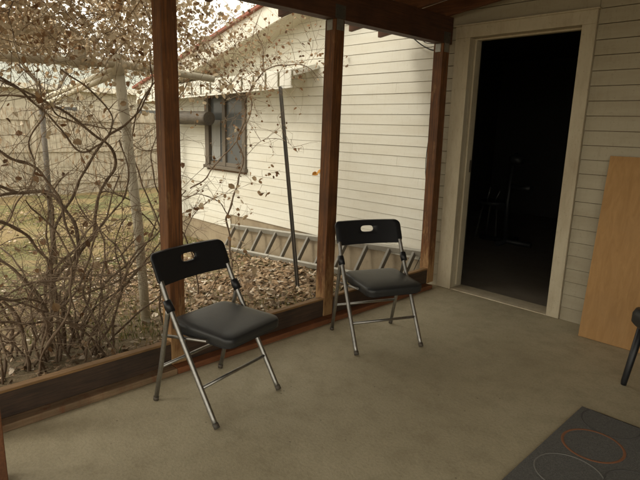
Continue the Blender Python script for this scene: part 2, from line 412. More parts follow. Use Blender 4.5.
# window with old frame, glass and a grey panel added as its reflection
wn = MB()
wn.box(WX0 + .001, WX0 + .10, GY - .035, GY + .05, WZ0, WZ1); wn.box(WX1 - .07, WX1 - .001, GY - .035, GY + .05, WZ0, WZ1)
wn.box(WX0 - .02, WX1 + .02, GY - .06, GY + .04, WZ0 - .045, WZ0 - .001); wn.box(WX0 + .1, WX1 - .07, GY - .03, GY + .05, WZ1 - .07, WZ1)
wn.box(WX0 + .42, WX0 + .49, GY - .02, GY + .05, WZ0, WZ1 - .07)
wn.box(WX0 + .1, WX0 + .42, GY - .012, GY + .05, WZ0, WZ0 + .05); wn.box(WX0 + .49, WX1 - .07, GY - .012, GY + .05, WZ0, WZ0 + .05)
win = wn.build('window', MT['winframe'], house, .003)
wn = MB(); wn.box(WX0 + .1, WX0 + .42, GY + .012, GY + .018, WZ0 + .05, WZ1 - .07); wn.box(WX0 + .49, WX1 - .07, GY + .012, GY + .018, WZ0 + .05, WZ1 - .07)
wn.build('pane', MT['glass'], win)
wn = MB(); wn.box(WX0 + .13, WX0 + .34, GY - .0, GY + .008, WZ0 + .07, WZ0 + .62)
wn.build('reflection_panel', MT['reflection_panel'], win)

# ------------------------------------------------------------------ porch frame
porch = empty('porch_frame', (0, -3, 0), 'dark red brown timber porch frame of four posts, header beam and low kick boards', 'porch')
S_ = .089
def rline(x): return 2.215 + .13 * x          # underside of the rafters
posts = [('p0', -3.62, -3.62, MT['post']), ('p1', -2.508, -2.502, MT['post']), ('p2', -1.345, -1.315, MT['post']), ('p3', -.09, -.105, MT['post'])]
for nme, yb, yt, mm in posts + [('p4', -4.9, -4.9, MT['post']), ('p5', -6.5, -6.5, MT['post'])]:
    mb = MB(); h = S_ / 2
    mb.hexa([(-.089, yb - h, .037), (0, yb - h, .037), (0, yb + h, .037), (-.089, yb + h, .037), (-.089, yt - h, 2.01), (0, yt - h, 2.01), (0, yt + h, 2.01), (-.089, yt + h, 2.01)])
    po = mb.build('post', mm, porch, .004)
    mb = MB()
    # post cap: two straps on each face and a plate on the beam
    mb.box(.0005, .004, yt - .045, yt + .045, 2.015, 2.095, 1); mb.box(.0005, .004, yt - .03, yt + .03, 1.945, 2.012)
    mb.box(-.07, -.02, yt - h - .004, yt - h - .0005, 1.945, 2.008)
    for q in (-.03, .03):
        for zz in (2.035, 2.075): mb.tube([(.004, yt + q, zz), (.009, yt + q, zz)], .006, 6, 1)
    mb.build('bracket', [MT['galv'], MT['stake']], po)
mb = MB(); mb.box(.361, .45, -3.551, -3.462, .001, rline(.36) - .002)
o = mb.build('post', MT['rafter'], porch, .004); o['label'] = 'dark red inner post cut by the left edge'
ysp = [-6.5, -4.9, -3.62, -2.505, -1.34, -.09]
for a, b_ in zip(ysp, ysp[1:]):
    mb = MB(); a2, b2 = a + S_ / 2 + .003, b_ - S_ / 2 - .003
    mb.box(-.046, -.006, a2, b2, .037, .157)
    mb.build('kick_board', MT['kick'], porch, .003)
    mb = MB(); mb.box(-.047, -.004, a2, b2, .1575, .171)  # thin strip added to show the board's lit top edge
    mb.build('kick_lit_edge', MT['cap'], porch, .003)
    mb = MB(); mb.box(-.088, .057, a - S_ / 2 + .046 if False else a - S_ / 2, b_ - S_ / 2 - .001, .001, .036)
    mb.build('sill_plate', MT['plate_red'] if b_ > -1.5 else MT['plate'], porch, .005)
mb = MB(); mb.box(-.09, -.046, PY0, -.03, 2.011, 2.212); mb.box(-.0445, .0, PY0, -.03, 2.0105, 2.2125)
mb.build('header_beam', MT['beam'], porch, .003)
for y in (-.5 + .0, -.13, -1.25, -1.86, -2.47, -3.08, -3.69, -4.3, -4.91, -5.52, -6.13):
    mb = MB(); x0, x1 = -.68, PX1 - .02
    mb.prism([(x0, y - .019, rline(x0) - .012), (x1, y - .019, rline(x1)), (x1, y - .019, rline(x1) + .14), (x0, y - .019, rline(x0) + .10)], (0, .038, 0))
    mb.build('rafter', MT['rafter'], porch, .002)
mb = MB(); x0, x1 = -.72, PX1 - .02
for k in range(18):
    a = x0 + (x1 - x0) * k / 18; c = x0 + (x1 - x0) * (k + 1) / 18 - .003
    mb.hexa([(a, PY0, rline(a) + .142), (c, PY0, rline(c) + .142), (c, -.015, rline(c) + .142), (a, -.015, rline(a) + .142), (a, PY0, rline(a) + .16), (c, PY0, rline(c) + .16), (c, -.015, rline(c) + .16), (a, -.015, rline(a) + .16)])
mb.hexa([(x0, PY0, rline(x0) + .161), (x1, PY0, rline(x1) + .161), (x1, -.015, rline(x1) + .161), (x0, -.015, rline(x0) + .161), (x0, PY0, rline(x0) + .18), (x1, PY0, rline(x1) + .18), (x1, -.015, rline(x1) + .18), (x0, -.015, rline(x0) + .18)])
mb.build('roof_boards', MT['deck'], porch)

# ------------------------------------------------------------------ folding chairs
def rrect(w, h, r, n=5):
    out = []
    for cx, cy, a0 in ((w / 2 - r, h / 2 - r, 0), (-w / 2 + r, h / 2 - r, 90), (-w / 2 + r, -h / 2 + r, 180), (w / 2 - r, -h / 2 + r, 270)):
        for k in range(n + 1):
            a = R(a0 + 90 * k / n); out.append((cx + r * math.cos(a), cy + r * math.sin(a)))
    return out
def make_chair(label):
    t = empty('folding_chair', (0, 0, 0), label, 'chair', 'black and silver folding chairs on the porch')
    fp = lambda s, l: Vector((s - .21, l, 0))
    HW = .222; tr = .0125
    def front(sg):
        mb = MB()
        pts = catmull([(.21, sg * HW, .0), (.065, sg * HW, .25), (-.085, sg * (HW - .003), .51), (-.131, sg * (HW - .005), .60), (-.142, sg * (HW - .006), .622)], 6)
        mb.tube(pts, tr, 12); return mb
    for sg in (-1, 1):
        lg = front(sg).build('front_leg', MT['chrome'], t)
        mb = MB(); mb.tube([(.212, sg * HW, .0), (.2, sg * HW, .02)], .0145, 12); mb.build('foot_cap', MT['stake'], lg)
        mb = MB(); mb.tube([(-.21, sg * HW, 0), (-.155, sg * (HW + .001), .21), (-.09, sg * (HW + .006), .475), (-.083, sg * (HW + .006), .51)], .0115, 12)
        lg = mb.build('rear_leg', MT['chrome'], t)
        mb = MB(); mb.tube([(-.21, sg * HW, 0), (-.2055, sg * HW, .02)], .0135, 12); mb.build('foot_cap', MT['stake'], lg)
        mb = MB(); mb.tube([(-.07, sg * HW, .49), (-.088, sg * HW, .515), (-.1, sg * HW, .54)], [.02, .0215, .0185], 12)
        mb.build('hinge', MT['plastic'], t, smooth=True)
        mb = MB(); mb.tube([(-.165, sg * (HW - .02), .345), (.14, sg * (HW - .02), .395)], .008, 8); mb.build('seat_rail', MT['chrome'], t)
    mb = MB(); mb.tube([(.116, -HW, .165), (.116, HW, .165)], .0085, 10); mb.build('stretcher', MT['chrome'], t)
    mb = MB(); mb.tube([(-.162, -HW, .19), (-.162, HW, .19)], .0085, 10); mb.build('stretcher', MT['chrome'], t)
    # seat pad: rounded outline, domed top, waterfall front
    mb = MB(); N = 7
    out = rrect(.40, .375, .05, 6)
    rings = [(.965, .384), (.995, .388), (.985, .394), (1.0, .40), (1.0, .416), (.985, .424), (.955, .428)]
    def seatz(x, y, z): return z - .022 * max(0, (x - .02) / .2) ** 2 - .014 * max(0, (-x) / .2) * 0
    base = len(mb.v)
    for sc, z in rings:
        for (x, y) in out: mb.v.append(Vector((x * sc + .06, y * sc, z - .008 * max(0, (x) / .2) ** 3)))
    n = len(out)
    for r_ in range(len(rings) - 1):
        for k in range(n): mb.face([base + r_ * n + k, base + r_ * n + (k + 1) % n, base + (r_ + 1) * n + (k + 1) % n, base + (r_ + 1) * n + k], 0, True)
    mb.face([base + k for k in range(n)][::-1])
    prev = base + (len(rings) - 1) * n
    for sc, z in ((.8, .432), (.55, .434), (.25, .435)):
        b2 = len(mb.v)
        for (x, y) in out: mb.v.append(Vector((x * sc + .06, y * sc, z - .008 * max(0, (x * sc) / .2) ** 3)))
        for k in range(n): mb.face([prev + k, prev + (k + 1) % n, b2 + (k + 1) % n, b2 + k], 0, True)
        prev = b2
    mb.face([prev + k for k in range(n)], 0, True)
    sp = mb.build('seat', MT['vinyl'], t)
    mb = MB(); mb.prism([(x * .93 + .06, y * .93, .368) for x, y in rrect(.40, .375, .05, 5)], (0, 0, .0145)); mb.build('seat_pan', MT['plastic'], sp)
    # backrest: curved moulded panel with a slot, built as a grid with a hole
    W, Hh = .468, .158; slot_w, slot_h = .092, .042
    outer = []; raw = rrect(W, Hh, .035, 5)
    for q, (a, c) in enumerate(zip(raw, raw[1:] + raw[:1])):
        L_ = math.dist(a, c); m_ = max(1, round(L_ / .012))
        outer += [(a[0] + (c[0] - a[0]) * k / m_, a[1] + (c[1] - a[1]) * k / m_) for k in range(m_)]
    nO = len(outer)
    inner = []
    sg_ = lambda v: (v > 0) - (v < 0)
    inn = []
    for (x, y) in outer:
        an = math.atan2(y / Hh, x / W); c_, s_ = math.cos(an), math.sin(an)
        inn.append((slot_w / 2 * sg_(c_) * abs(c_) ** .55, slot_h / 2 * sg_(s_) * abs(s_) ** .8))
    zc, xc = .672, -.163
    def bp(x, y, off):      # panel local (x across, y up) to chair space; curved backward in the middle
        lean = .40; bow = .030 * (1 - (2 * x / W) ** 2)
        return Vector((xc - (y) * lean - bow + off, x, zc + y * .93))
    mb = MB(); rows = []
    slot_dy = .02
    def ring(pts, off, dy=0):
        b = len(mb.v)
        for (x, y) in pts: mb.v.append(bp(x, y + dy, off))
        return b
    th = .0105
    inn2 = [(i[0], i[1] + slot_dy) for i in inn]
    lerp = lambda f: [(i[0] + (o[0] - i[0]) * f, i[1] + (o[1] - i[1]) * f) for o, i in zip(outer, inn2)]
    fr = [(inn2, th - .004), (lerp(.03), th)] + [(lerp(f), th) for f in (.2, .4, .6, .8, .975)]
    bk = [(p, -o) for p, o in fr][::-1]
    seq = fr + [(outer, th - .005), (outer, -th + .005)] + bk
    idx = [ring(p, o) for p, o in seq]; idx.append(idx[0])
    for a, c in zip(idx, idx[1:]):
        for k in range(nO): mb.face([a + k, a + (k + 1) % nO, c + (k + 1) % nO, c + k], 0, True)
    o = mb.build('backrest', MT['plastic'], t); o.data.set_sharp_from_angle(angle=R(50))
    return t
def copy_tree(o, parent=None):
    c = o.copy(); COL.objects.link(c)
    if parent is not None: c.parent = parent
    for ch in o.children: copy_tree(ch, c)
    return c
ch1 = make_chair('black folding chair with silver legs beside the post nearest the vine tangle')
ch2 = copy_tree(ch1); ch2['label'] = 'black folding chair with silver legs nearer the doorway, ladder seen behind it'
ch1.location = (.385, -2.503, .003); ch1.rotation_euler.z = R(12)
ch2.location = (.428, -1.333, .003); ch2.rotation_euler.z = R(-24.1)

# ------------------------------------------------------------------ plywood sheet, rug, dark chair
mb = MB()
mb.hexa([(1.306, -.245, .003), (2.52, -.245, .003), (2.52, -.233, .0), (1.306, -.233, .0), (1.283, -.04, 1.205), (2.50, -.04, 1.205), (2.50, -.028, 1.202), (1.283, -.028, 1.202)])
tag(mb.build('plywood_sheet', MT['ply'], None, .0015), 'bare tan plywood sheet leaning on the siding right of the doorway', 'plywood')
mb = MB(); RX, RYT = 1.684, -1.212
mb.box(RX, RX + 1.3, RYT - 1.9, RYT, .0015, .010)
def annulus(cx, cy, rx, ry, wd, mi, rot=0):
    n = 40; b = len(mb.v); prevs = []
    for k in range(n + 1):
        a = 2 * math.pi * k / n
        for q, zz in ((-wd / 2, .0103), (0, .0125), (wd / 2, .0103)):
            x, y = (rx + q) * math.cos(a), (ry + q) * math.sin(a)
            X = cx + x * math.cos(rot) - y * math.sin(rot); Y = cy + x * math.sin(rot) + y * math.cos(rot)
            X = min(max(X, RX + .004), RX + 1.296); Y = min(max(Y, RYT - 1.896), RYT - .004)
            mb.v.append(Vector((X, Y, zz)))
    for k in range(n):
        for j in (0, 1): mb.face([b + k * 3 + j, b + k * 3 + j + 1, b + (k + 1) * 3 + j + 1, b + (k + 1) * 3 + j], mi, True)
annulus(1.842, -1.525, .122, .125, .012, 1)
annulus(1.835, -1.275, .125, .125, .008, 2, .2)
annulus(1.845, -1.80, .13, .125, .006, 3)
annulus(2.08, -1.70, .13, .12, .008, 2)
for k in range(8):
    cx, cy = U(2.35, 2.85), U(-2.95, -1.5); annulus(cx, cy, U(.11, .14), U(.11, .14), .01, random.choice((1, 2, 3)))
for k in range(4): annulus(1.84 + U(-.02, .02), -2.07 - .27 * k, .125, .125, .01, (2, 1, 3, 2)[k])
tag(mb.build('area_rug', [MT['rug'], MT['ring_o'], MT['ring_d'], MT['ring_l']]), 'charcoal rug with rust, black and grey ring outlines on the concrete floor', 'rug')

bc = empty('dark_chair', (2.09, -.79, 0), 'black chair at the right edge showing one slanted leg and rounded seat corner', 'chair')
cxy = Vector((2.09, -.79, 0))
for an in (0, 90, 180, 270):
    dv = Vector((math.cos(R(an + 178)), math.sin(R(an + 178)), 0))
    a = cxy + dv * .345; c = cxy + dv * .30
    mb = MB(); mb.tube([a + Vector((0, 0, .002)), a + Vector((0, 0, .02)), c + Vector((0, 0, .385))], [.0145, .016, .021], 12); mb.build('leg', MT['plastic'], bc)
mb = MB(); rr = [(x, y) for x, y in rrect(.55, .55, .08, 6)]
rings = [(.96, .365), (1.0, .38), (1.0, .425), (.97, .448), (.88, .458), (.5, .462)]
b0 = 0
for sc, z in rings:
    for x, y in rr:
        q = Matrix.Rotation(R(43), 3, 'Z') @ Vector((x * sc, y * sc, 0)); mb.v.append(cxy + q + Vector((0, 0, z)))
n = len(rr)
for i in range(len(rings) - 1):
    for k in range(n): mb.face([i * n + k, i * n + (k + 1) % n, (i + 1) * n + (k + 1) % n, (i + 1) * n + k], 0, True)
mb.face(list(range(n))[::-1]); mb.face([(len(rings) - 1) * n + k for k in range(n)], 0, True)
mb.build('seat', MT['vinyl'], bc)
mb = MB(); q = Matrix.Rotation(R(43), 3, 'Z')
for k in range(1): 
    pts = [(.215, -.22, .44), (.235, -.22, .44), (.30, -.2, .85), (.28, -.2, .85)]
    mb.hexa([cxy + q @ Vector(v) for v in ((.2, -.22, .44), (.235, -.22, .44), (.235, .22, .44), (.2, .22, .44), (.27, -.21, .86), (.30, -.21, .86), (.30, .21, .86), (.27, .21, .86))])
mb.build('backrest', MT['vinyl'], bc, .01)

# ------------------------------------------------------------------ ladder on its side against the foundation
ld = empty('aluminium_ladder', (-2, .15, -.2), 'aluminium ladder lying on its long edge against the house foundation', 'ladder')
def lb(x): return Vector((x, .05, -.07 + .0735 * x + .0))
def lt(x): return Vector((x + .02, .215, lb(x).z + .285))
mb = MB(); mb.beam(lb(-3.5), lb(-.2), .03, .07, Vector((0, -.5, .86))); mb.build('rail', MT['alu_r'], ld, .004)
mb = MB(); mb.beam(lt(-3.5), lt(-.2), .03, .07, Vector((0, -.5, .86))); mb.build('rail', MT['alu_r'], ld, .004)
for k in range(11):
    x = -3.42 + .30 * k
    mb = MB(); mb.beam(lb(x), lt(x), .045, .03, Vector((1, 0, .07))); mb.build('rung', MT['alu_d'], ld, .004)

# ------------------------------------------------------------------ awning over the window, propped by a steel stake
aw = empty('window_awning', (-3.3, 0, 1.75), 'white slatted metal awning projecting over the window below the roof edge', 'awning')
AX0, AX1 = -5.4, -1.86
az = lambda x: 1.688 + .029 * (x + 4.15)
k = 0; x = AX1
while x > AX0:
    a = x - .185; mb = MB()
    zc = az((a + x) / 2)
    # pan: sloping deck strip that turns down into a hanging valance
    pr = [(-.13, .0), (-.118, .0), (-.118, .15), (.236, .24), (.236, .252), (-.13, .162)]
    sag = U(-.008, .008)
    mb.prism([(a, yy, zc + zz + sag) for yy, zz in pr][::-1], (.185, 0, 0))
    mb.build('slat', MT['alu_white'], aw, .002)
    mb = MB(); mb.prism([(x + .004, yy, zc + zz) for yy, zz in ((-.1, .11), (-.08, .11), (.236, .205), (.236, .24), (-.1, .15))], (.032, 0, 0)); mb.build('rib', MT['alu_white'], aw)
    x -= .225
mb = MB()
mb.hexa([(AX0, -.127, az(AX0) - .022), (AX1, -.127, az(AX1) - .022), (AX1, -.105, az(AX1) - .022), (AX0, -.105, az(AX0) - .022), (AX0, -.127, az(AX0) + .0), (AX1, -.127, az(AX1) - .0), (AX1, -.105, az(AX1) - .0), (AX0, -.105, az(AX0))])
mb.build('front_bar', MT['alu_white'], aw)
mb = MB(); p0, p1 = Vector((-1.18, -.57, -.34)), Vector((-2.02, -.14, 1.745)); d_ = p1 - p0
for sx in (0, 1):
    mb.beam(p0 + Vector((.0, .0, 0)), p1, .042 if sx else .006, .006 if sx else .042, Vector((.3, 1, 0)))
tag(mb.build('steel_stake', MT['stake']), 'dark steel stake leaning from leaf litter up to the awning edge', 'stake')

# weathered log rail before the window
lg = empty('log_rail', (-4.86, 0, -.4), 'short dark weathered log rail ending at the window under the awning', 'log')
mb = MB(); mb.tube(catmull([(-3.66, .0, 1.405), (-4.2, .01, 1.41), (-5.02, -.01, 1.405)], 6), [.09, .093, .091, .094, .092, .09, .091, .093, .091, .09, .092, .093, .09], 14); mb.build('log', MT['log'], lg)
mb = MB(); mb.tube([(-4.86, 0, -.6), (-4.86, 0, 1.33)], [.06, .055], 10); mb.build('post', MT['log'], lg)

# cable drooping under the porch beam and down the wall
mb = MB()
mb.tube(catmull([(-.62, .17, 2.2), (-.50, .2, 2.1), (-.42, .215, 2.05), (-.33, .21, 2.02), (-.24, .2, 2.03)], 5), .006, 6)
mb.tube(catmull([(-.5, .19, 2.16), (-.42, .2, 2.09), (-.3, .2, 2.07), (-.22, .205, 2.03), (-.21, .22, 1.9), (-.33, .226, 1.3), (-.345, .226, .95), (-.285, .225, .66), (-.30, .226, .27), (-.4, .22, .0), (-.45, .21, -.2)], 5), .0035, 6)
tag(mb.build('cable', MT['cable']), 'thin dark cable drooping under the beam and down the white siding', 'cable')

# ------------------------------------------------------------------ white pipe arbor
ar = empty('pipe_arbor', (-1.3, -2.2, -.2), 'dirty white pipe arbor carrying the dry grapevine', 'arbor')
mb = MB(); mb.tube([(-1.3, -2.085, -.4), (-1.3, -2.12, .6), (-1.3, -2.205, 1.72)], .036, 14); mb.build('post', MT['pvc'], ar)
mb = MB(); mb.tube([(-1.3, -5.2, 1.68), (-1.3, -3.2, 1.70), (-1.3, -2.2, 1.735), (-1.3, -1.43, 1.695)], .027, 12); mb.build('rail', MT['pvc'], ar)
for a_, b_, r_ in (((-1.3, -2.46, 1.70), (-1.3, -2.462, 1.80), .04), ((-1.3, -2.41, 1.722), (-1.3, -2.52, 1.719), .036), ((-1.3, -2.207, 1.66), (-1.3, -2.207, 1.80), .042)):
    mb = MB(); mb.tube([a_, b_], r_, 12); mb.build('fitting', MT['pvc'], ar)
mb = MB(); mb.tube([(-1.3, -2.2, 1.71), (-4.2, -1.86, 1.575)], .024, 12); mb.build('rail', MT['pvc'], ar)
mb = MB(); mb.tube([(-1.3, -2.24, 1.66), (-4.2, -1.9, 1.49)], .022, 10); mb.build('rail', MT['pvc'], ar)
mb = MB(); mb.tube([(-4.2, -1.88, -.45), (-4.2, -1.88, 1.56)], .03, 10); mb.build('post', MT['log'], ar)
mb = MB(); mb.tube([(-1.3, -4.9, -.4), (-1.3, -4.9, 1.68)], .036, 12); mb.build('post', MT['pvc'], ar)

# ------------------------------------------------------------------ grapevines
def wob(p, a, f=5): return p + Vector((noise.noise(p * f), noise.noise(p * f + Vector((9, 3, 1))), noise.noise(p * f + Vector((2, 7, 5))))) * a
def twigs(mb, lf, p, d, L, r, depth, droop=.3, leafp=.3, lsize=(.035, .065), minz=None):
    n = max(3, int(L / .07)); pts = [p]; q = p.copy(); d = d.normalized()
    for i in range(n):
        d = (d + Vector((U(-1, 1), U(-1, 1), U(-1, 1))) * .32 + Vector((0, 0, -droop * .12))).normalized()
        q = q + d * (L / n); pts.append(q.copy())
        if depth > 0 and rnd() < .42:
            dd = (d + Vector((U(-1, 1), U(-1, 1), U(-1, 1))) * .9).normalized()
            twigs(mb, lf, q.copy(), dd, L * U(.3, .65), r * .6, depth - 1, droop, leafp, lsize)
        if lf is not None and rnd() < leafp: lf.leaf(q + Vector((U(-.02, .02), U(-.02, .02), U(-.03, .01))), U(*lsize))
    mb.tube(pts, [r * (1 - .6 * i / n) for i in range(n + 1)], 4 if r < .004 else 5, 0, False)

def cane(mb, tr, X, r0, r1, dx=.12):
    """tr: traced outline points; X: mean plane; the cane weaves to and fro about it"""
    ph = U(0, 6.28); pts = []
    for i, (a, b_) in enumerate(tr): pts.append(at(a, b_, X + dx * math.sin(ph + i * .9)))
    pts = [wob(p, .022, 6) for p in catmull(pts, 7)]
    n = len(pts) - 1
    mb.tube(pts, [.74 * (r0 + (r1 - r0) * i / n) * (1 + .4 * noise.noise(p * 22)) for i, p in enumerate(pts)], 8)
    return pts

gv = empty('grapevine', (-1.15, -2.95, -.2), 'large leggy dry grapevine tangle over the pipe arbor left of the first full post', 'vine')
trunk, tw, lf, lfm = MB(), MB(), MB(), MB()
TR = [
 ([(50, 385), (47, 330), (40, 300), (25, 280), (0, 262), (-30, 250)], -1.05, .017, .010),
 ([(76, 380), (72, 325), (52, 285), (75, 258), (77, 235), (62, 206), (45, 191), (20, 192), (-5, 185), (-40, 190)], -1.15, .021, .010),
 ([(66, 382), (62, 325), (70, 290), (80, 258), (92, 233), (99, 195), (116, 165), (108, 145), (88, 130), (60, 108), (20, 90), (-20, 70)], -1.2, .020, .008),
 ([(45, 375), (50, 320), (50, 277), (53, 233), (52, 203), (37, 191), (14, 193), (-20, 202)], -1.35, .018, .010),
 ([(58, 372), (45, 310), (53, 238), (72, 197), (90, 161), (106, 139), (132, 118), (150, 85), (150, 50)], -1.25, .017, .007),
 ([(-30, 130), (0, 152), (28, 164), (47, 180), (62, 208), (76, 255), (62, 280), (30, 284), (0, 300)], -.95, .013, .009),
 ([(118, 372), (108, 330), (100, 290), (105, 250), (96, 215), (102, 192), (130, 200), (156, 230)], -1.4, .012, .006),
 ([(165, 345), (160, 300), (163, 245), (153, 208), (140, 177), (132, 140), (140, 100), (165, 70)], -1.3, .010, .006),
 ([(-10, 325), (28, 324), (60, 322), (99, 330), (113, 349), (118, 372)], -.75, .010, .008),
 ([(75, 298), (105, 285), (130, 272), (153, 261), (168, 252)], -.8, .009, .006),
 ([(-30, 60), (20, 90), (45, 112), (80, 150), (103, 142), (112, 118), (95, 95), (60, 70)], -1.1, .011, .006),
 ([(-20, 215), (10, 225), (30, 240), (48, 262), (55, 300), (60, 350), (64, 380)], -1.0, .014, .012),
 ([(30, 380), (25, 340), (10, 310), (-10, 290)], -.85, .016, .010),
 ([(-40, 105), (0, 95), (40, 100), (60, 116), (85, 125), (115, 130), (140, 150), (160, 148)], -1.5, .009, .005),
 ([(-30, 380), (5, 345), (30, 322), (48, 300), (60, 262), (88, 240), (115, 210), (130, 180), (120, 140)], -1.05, .013, .006),
 ([(90, 376), (98, 345), (92, 315), (82, 290), (95, 268), (120, 258), (140, 235)], -1.0, .012, .006),
 ([(80, 380), (86, 350), (100, 322), (118, 300), (122, 270), (115, 240), (128, 215)], -.9, .010, .005),
 ([(0, 230), (18, 205), (35, 170), (30, 140), (45, 112), (40, 80)], -1.6, .010, .006),
]
allp = []
for tr, X, a, b_ in TR:
    pts = cane(trunk, tr, X, a, b_); allp.append((pts, a))
# short stool shoots round the base
for k in range(34):
    bp = Vector((U(-1.3, -.75), U(-3.25, -2.55), -.3)); q = bp.copy(); d_ = Vector((U(-.5, .5), U(-.6, .6), 1)).normalized(); pts = [q.copy()]
    for i in range(random.randint(8, 22)):
        d_ = (d_ + Vector((U(-1, 1), U(-1, 1), U(-.7, .6))) * .3).normalized(); q = q + d_ * .07; q.x = min(q.x, -.3); q.z = max(q.z, -.18); pts.append(q.copy())
    trunk.tube(pts, [U(.006, .012) * (1 - .6 * i / len(pts)) for i in range(len(pts))], 6, 0, False); allp.append((pts, .008))
for pts, r_ in allp:
    for p in pts:
        if p.z > -.1 and rnd() < .72:
            twigs(tw, lfm, p, Vector((U(-1, 1), U(-1, 1), U(-.4, 1))), U(.12, .5), U(.0014, .0034), 2, .2, .012)
# canopy of dry leaves on the arbor
for k in range(430):
    p = Vector((U(-1.9, -.65), U(-4.6, -2.05), U(1.74, 2.55)))
    twigs(tw, lf, p, Vector((U(-1, 1), U(-1, 1), U(-.6, .6))), U(.3, .7), .003, 1, .4, .6, (.02, .045))
for k in range(27000):
    p = Vector((U(-1.9, -.65), U(-4.7, -1.75), U(1.69, 2.6)))
    if noise.noise(p * 2.2) > -.3 and rnd() < .3 + (p.z - 1.69) * 1.6: (lf if rnd() < .90 else lfm).leaf(p, U(.018, .042))
trunk.build('cane', MT['bark'], gv); tw.build('twig', MT['twig'], gv); lf.build('foliage', MT['leafp'], gv); o = lfm.build('brown_foliage', MT['leafm'], gv); o['label'] = 'darker brown dead leaves'

gv2 = empty('young_vine', (-1.85, -.9, -.3), 'slender dry vine climbing past the window and arching over the siding', 'vine')
trunk, tw, lf = MB(), MB(), MB()
TR2 = [
 ([(231, 275), (231, 262), (229, 240), (227, 222), (228, 214), (236, 190), (241, 172), (243, 160), (237, 142), (241, 128), (246, 112), (244, 98), (258, 78)], -1.8, .016, .009, .04),
 ([(258, 78), (266, 70), (280, 65), (296, 64), (310, 68), (319, 77)], -1.7, .009, .005, .02),
 ([(227, 213), (213, 198), (200, 195), (188, 197), (175, 192)], -1.85, .008, .004, .04),
 ([(190, 190), (205, 178), (216, 165), (232, 148), (246, 128), (252, 104), (250, 92), (262, 76)], -1.95, .010, .006, .05),
 ([(262, 76), (262, 50), (256, 30), (262, 10)], -1.7, .006, .003, .05),
 ([(237, 168), (255, 146), (270, 138), (285, 142), (297, 152)], -1.75, .004, .002, .04),
 ([(243, 98), (225, 80), (205, 62), (190, 45)], -1.8, .006, .003, .05),
]
allp = []
for tr, X, a, b_, dx in TR2: allp.append((cane(trunk, tr, X, a, b_, dx), a))
for pts, r_ in allp:
    for p in pts:
        if p.z > .2 and rnd() < (.55 if p.z > 1.2 else .3):
            p2 = Vector((min(p.x, -1.2), p.y, p.z))
            twigs(tw, lf, p2, Vector((U(-.7, .7), U(-1, .5), U(-.5, 1))), U(.12, .42), U(.0018, .003), 1, .3, .16, (.02, .042))
for k in range(170):
    a = at(178 + 147 * rnd() ** 1.3, U(15, 88), U(-2.1, -1.4)); a.y = min(a.y, .05)
    twigs(tw, lf, a, Vector((U(-1, 1), U(-1, .3), U(-.6, .8))), U(.2, .5), .0022, 1, .3, .35, (.02, .045))
for (a, b_) in ((236, 212), (241, 205), (262, 170), (275, 163), (277, 172), (270, 172), (280, 170), (262, 185), (266, 190), (243, 198), (248, 207), (318, 45), (345, 63), (358, 80), (352, 82), (322, 60)):
    twigs(tw, lf, at(a, b_, -1.7), Vector((U(-1, 1), -.3, U(-1, .2))), .12, .0018, 0, .5, .6, (.03, .05))
trunk.build('cane', MT['bark'], gv2); tw.build('twig', MT['twig'], gv2); lf.build('foliage', MT['leafm'], gv2)

gv3 = empty('thin_vine', (-1.7, -1.75, -.3), 'thin dry vine shoots growing beside the first full post near the pipe', 'vine')
trunk, tw, lf = MB(), MB(), MB()
TR3 = [
 ([(198, 310), (196, 270), (187, 240), (170, 215), (158, 190), (150, 160), (160, 130), (175, 105), (195, 70)], -1.5, .010, .005, .06),
 ([(185, 300), (180, 250), (190, 220), (202, 205), (215, 198)], -1.6, .006, .003, .05),
 ([(204, 300), (218, 275), (222, 262), (232, 258), (238, 266), (236, 285)], -1.1, .006, .003, .05),
]
for tr, X, a, b_, dx in TR3:
    for p in cane(trunk, tr, X, a, b_, dx):
        if p.z > 0 and rnd() < .4: twigs(tw, lf, p, Vector((U(-1, 1), U(-1, 1), U(-.3, 1))), U(.15, .45), .0025, 2, .2, .12)
for k in range(200):
    p = Vector((U(-2.4, -1.1), U(-2.25, -1.1), U(1.65, 2.6)))
    twigs(tw, lf, p, Vector((U(-1, 1), U(-1, 1), U(-.6, .6))), U(.2, .5), .0025, 1, .4, .3, (.03, .055))
trunk.build('cane', MT['bark'], gv3); tw.build('twig', MT['twig'], gv3); lf.build('foliage', MT['leafp'], gv3)

mb = MB()
for k in range(3): mb.leaf(Vector((-1.75 + U(-.02, .02), .205, .845 + U(-.02, .03))), .085)
tag(mb.build('orange_leaf', MT['orange']), 'orange yellow dead leaf clinging to the white siding beside the middle post', 'leaf')

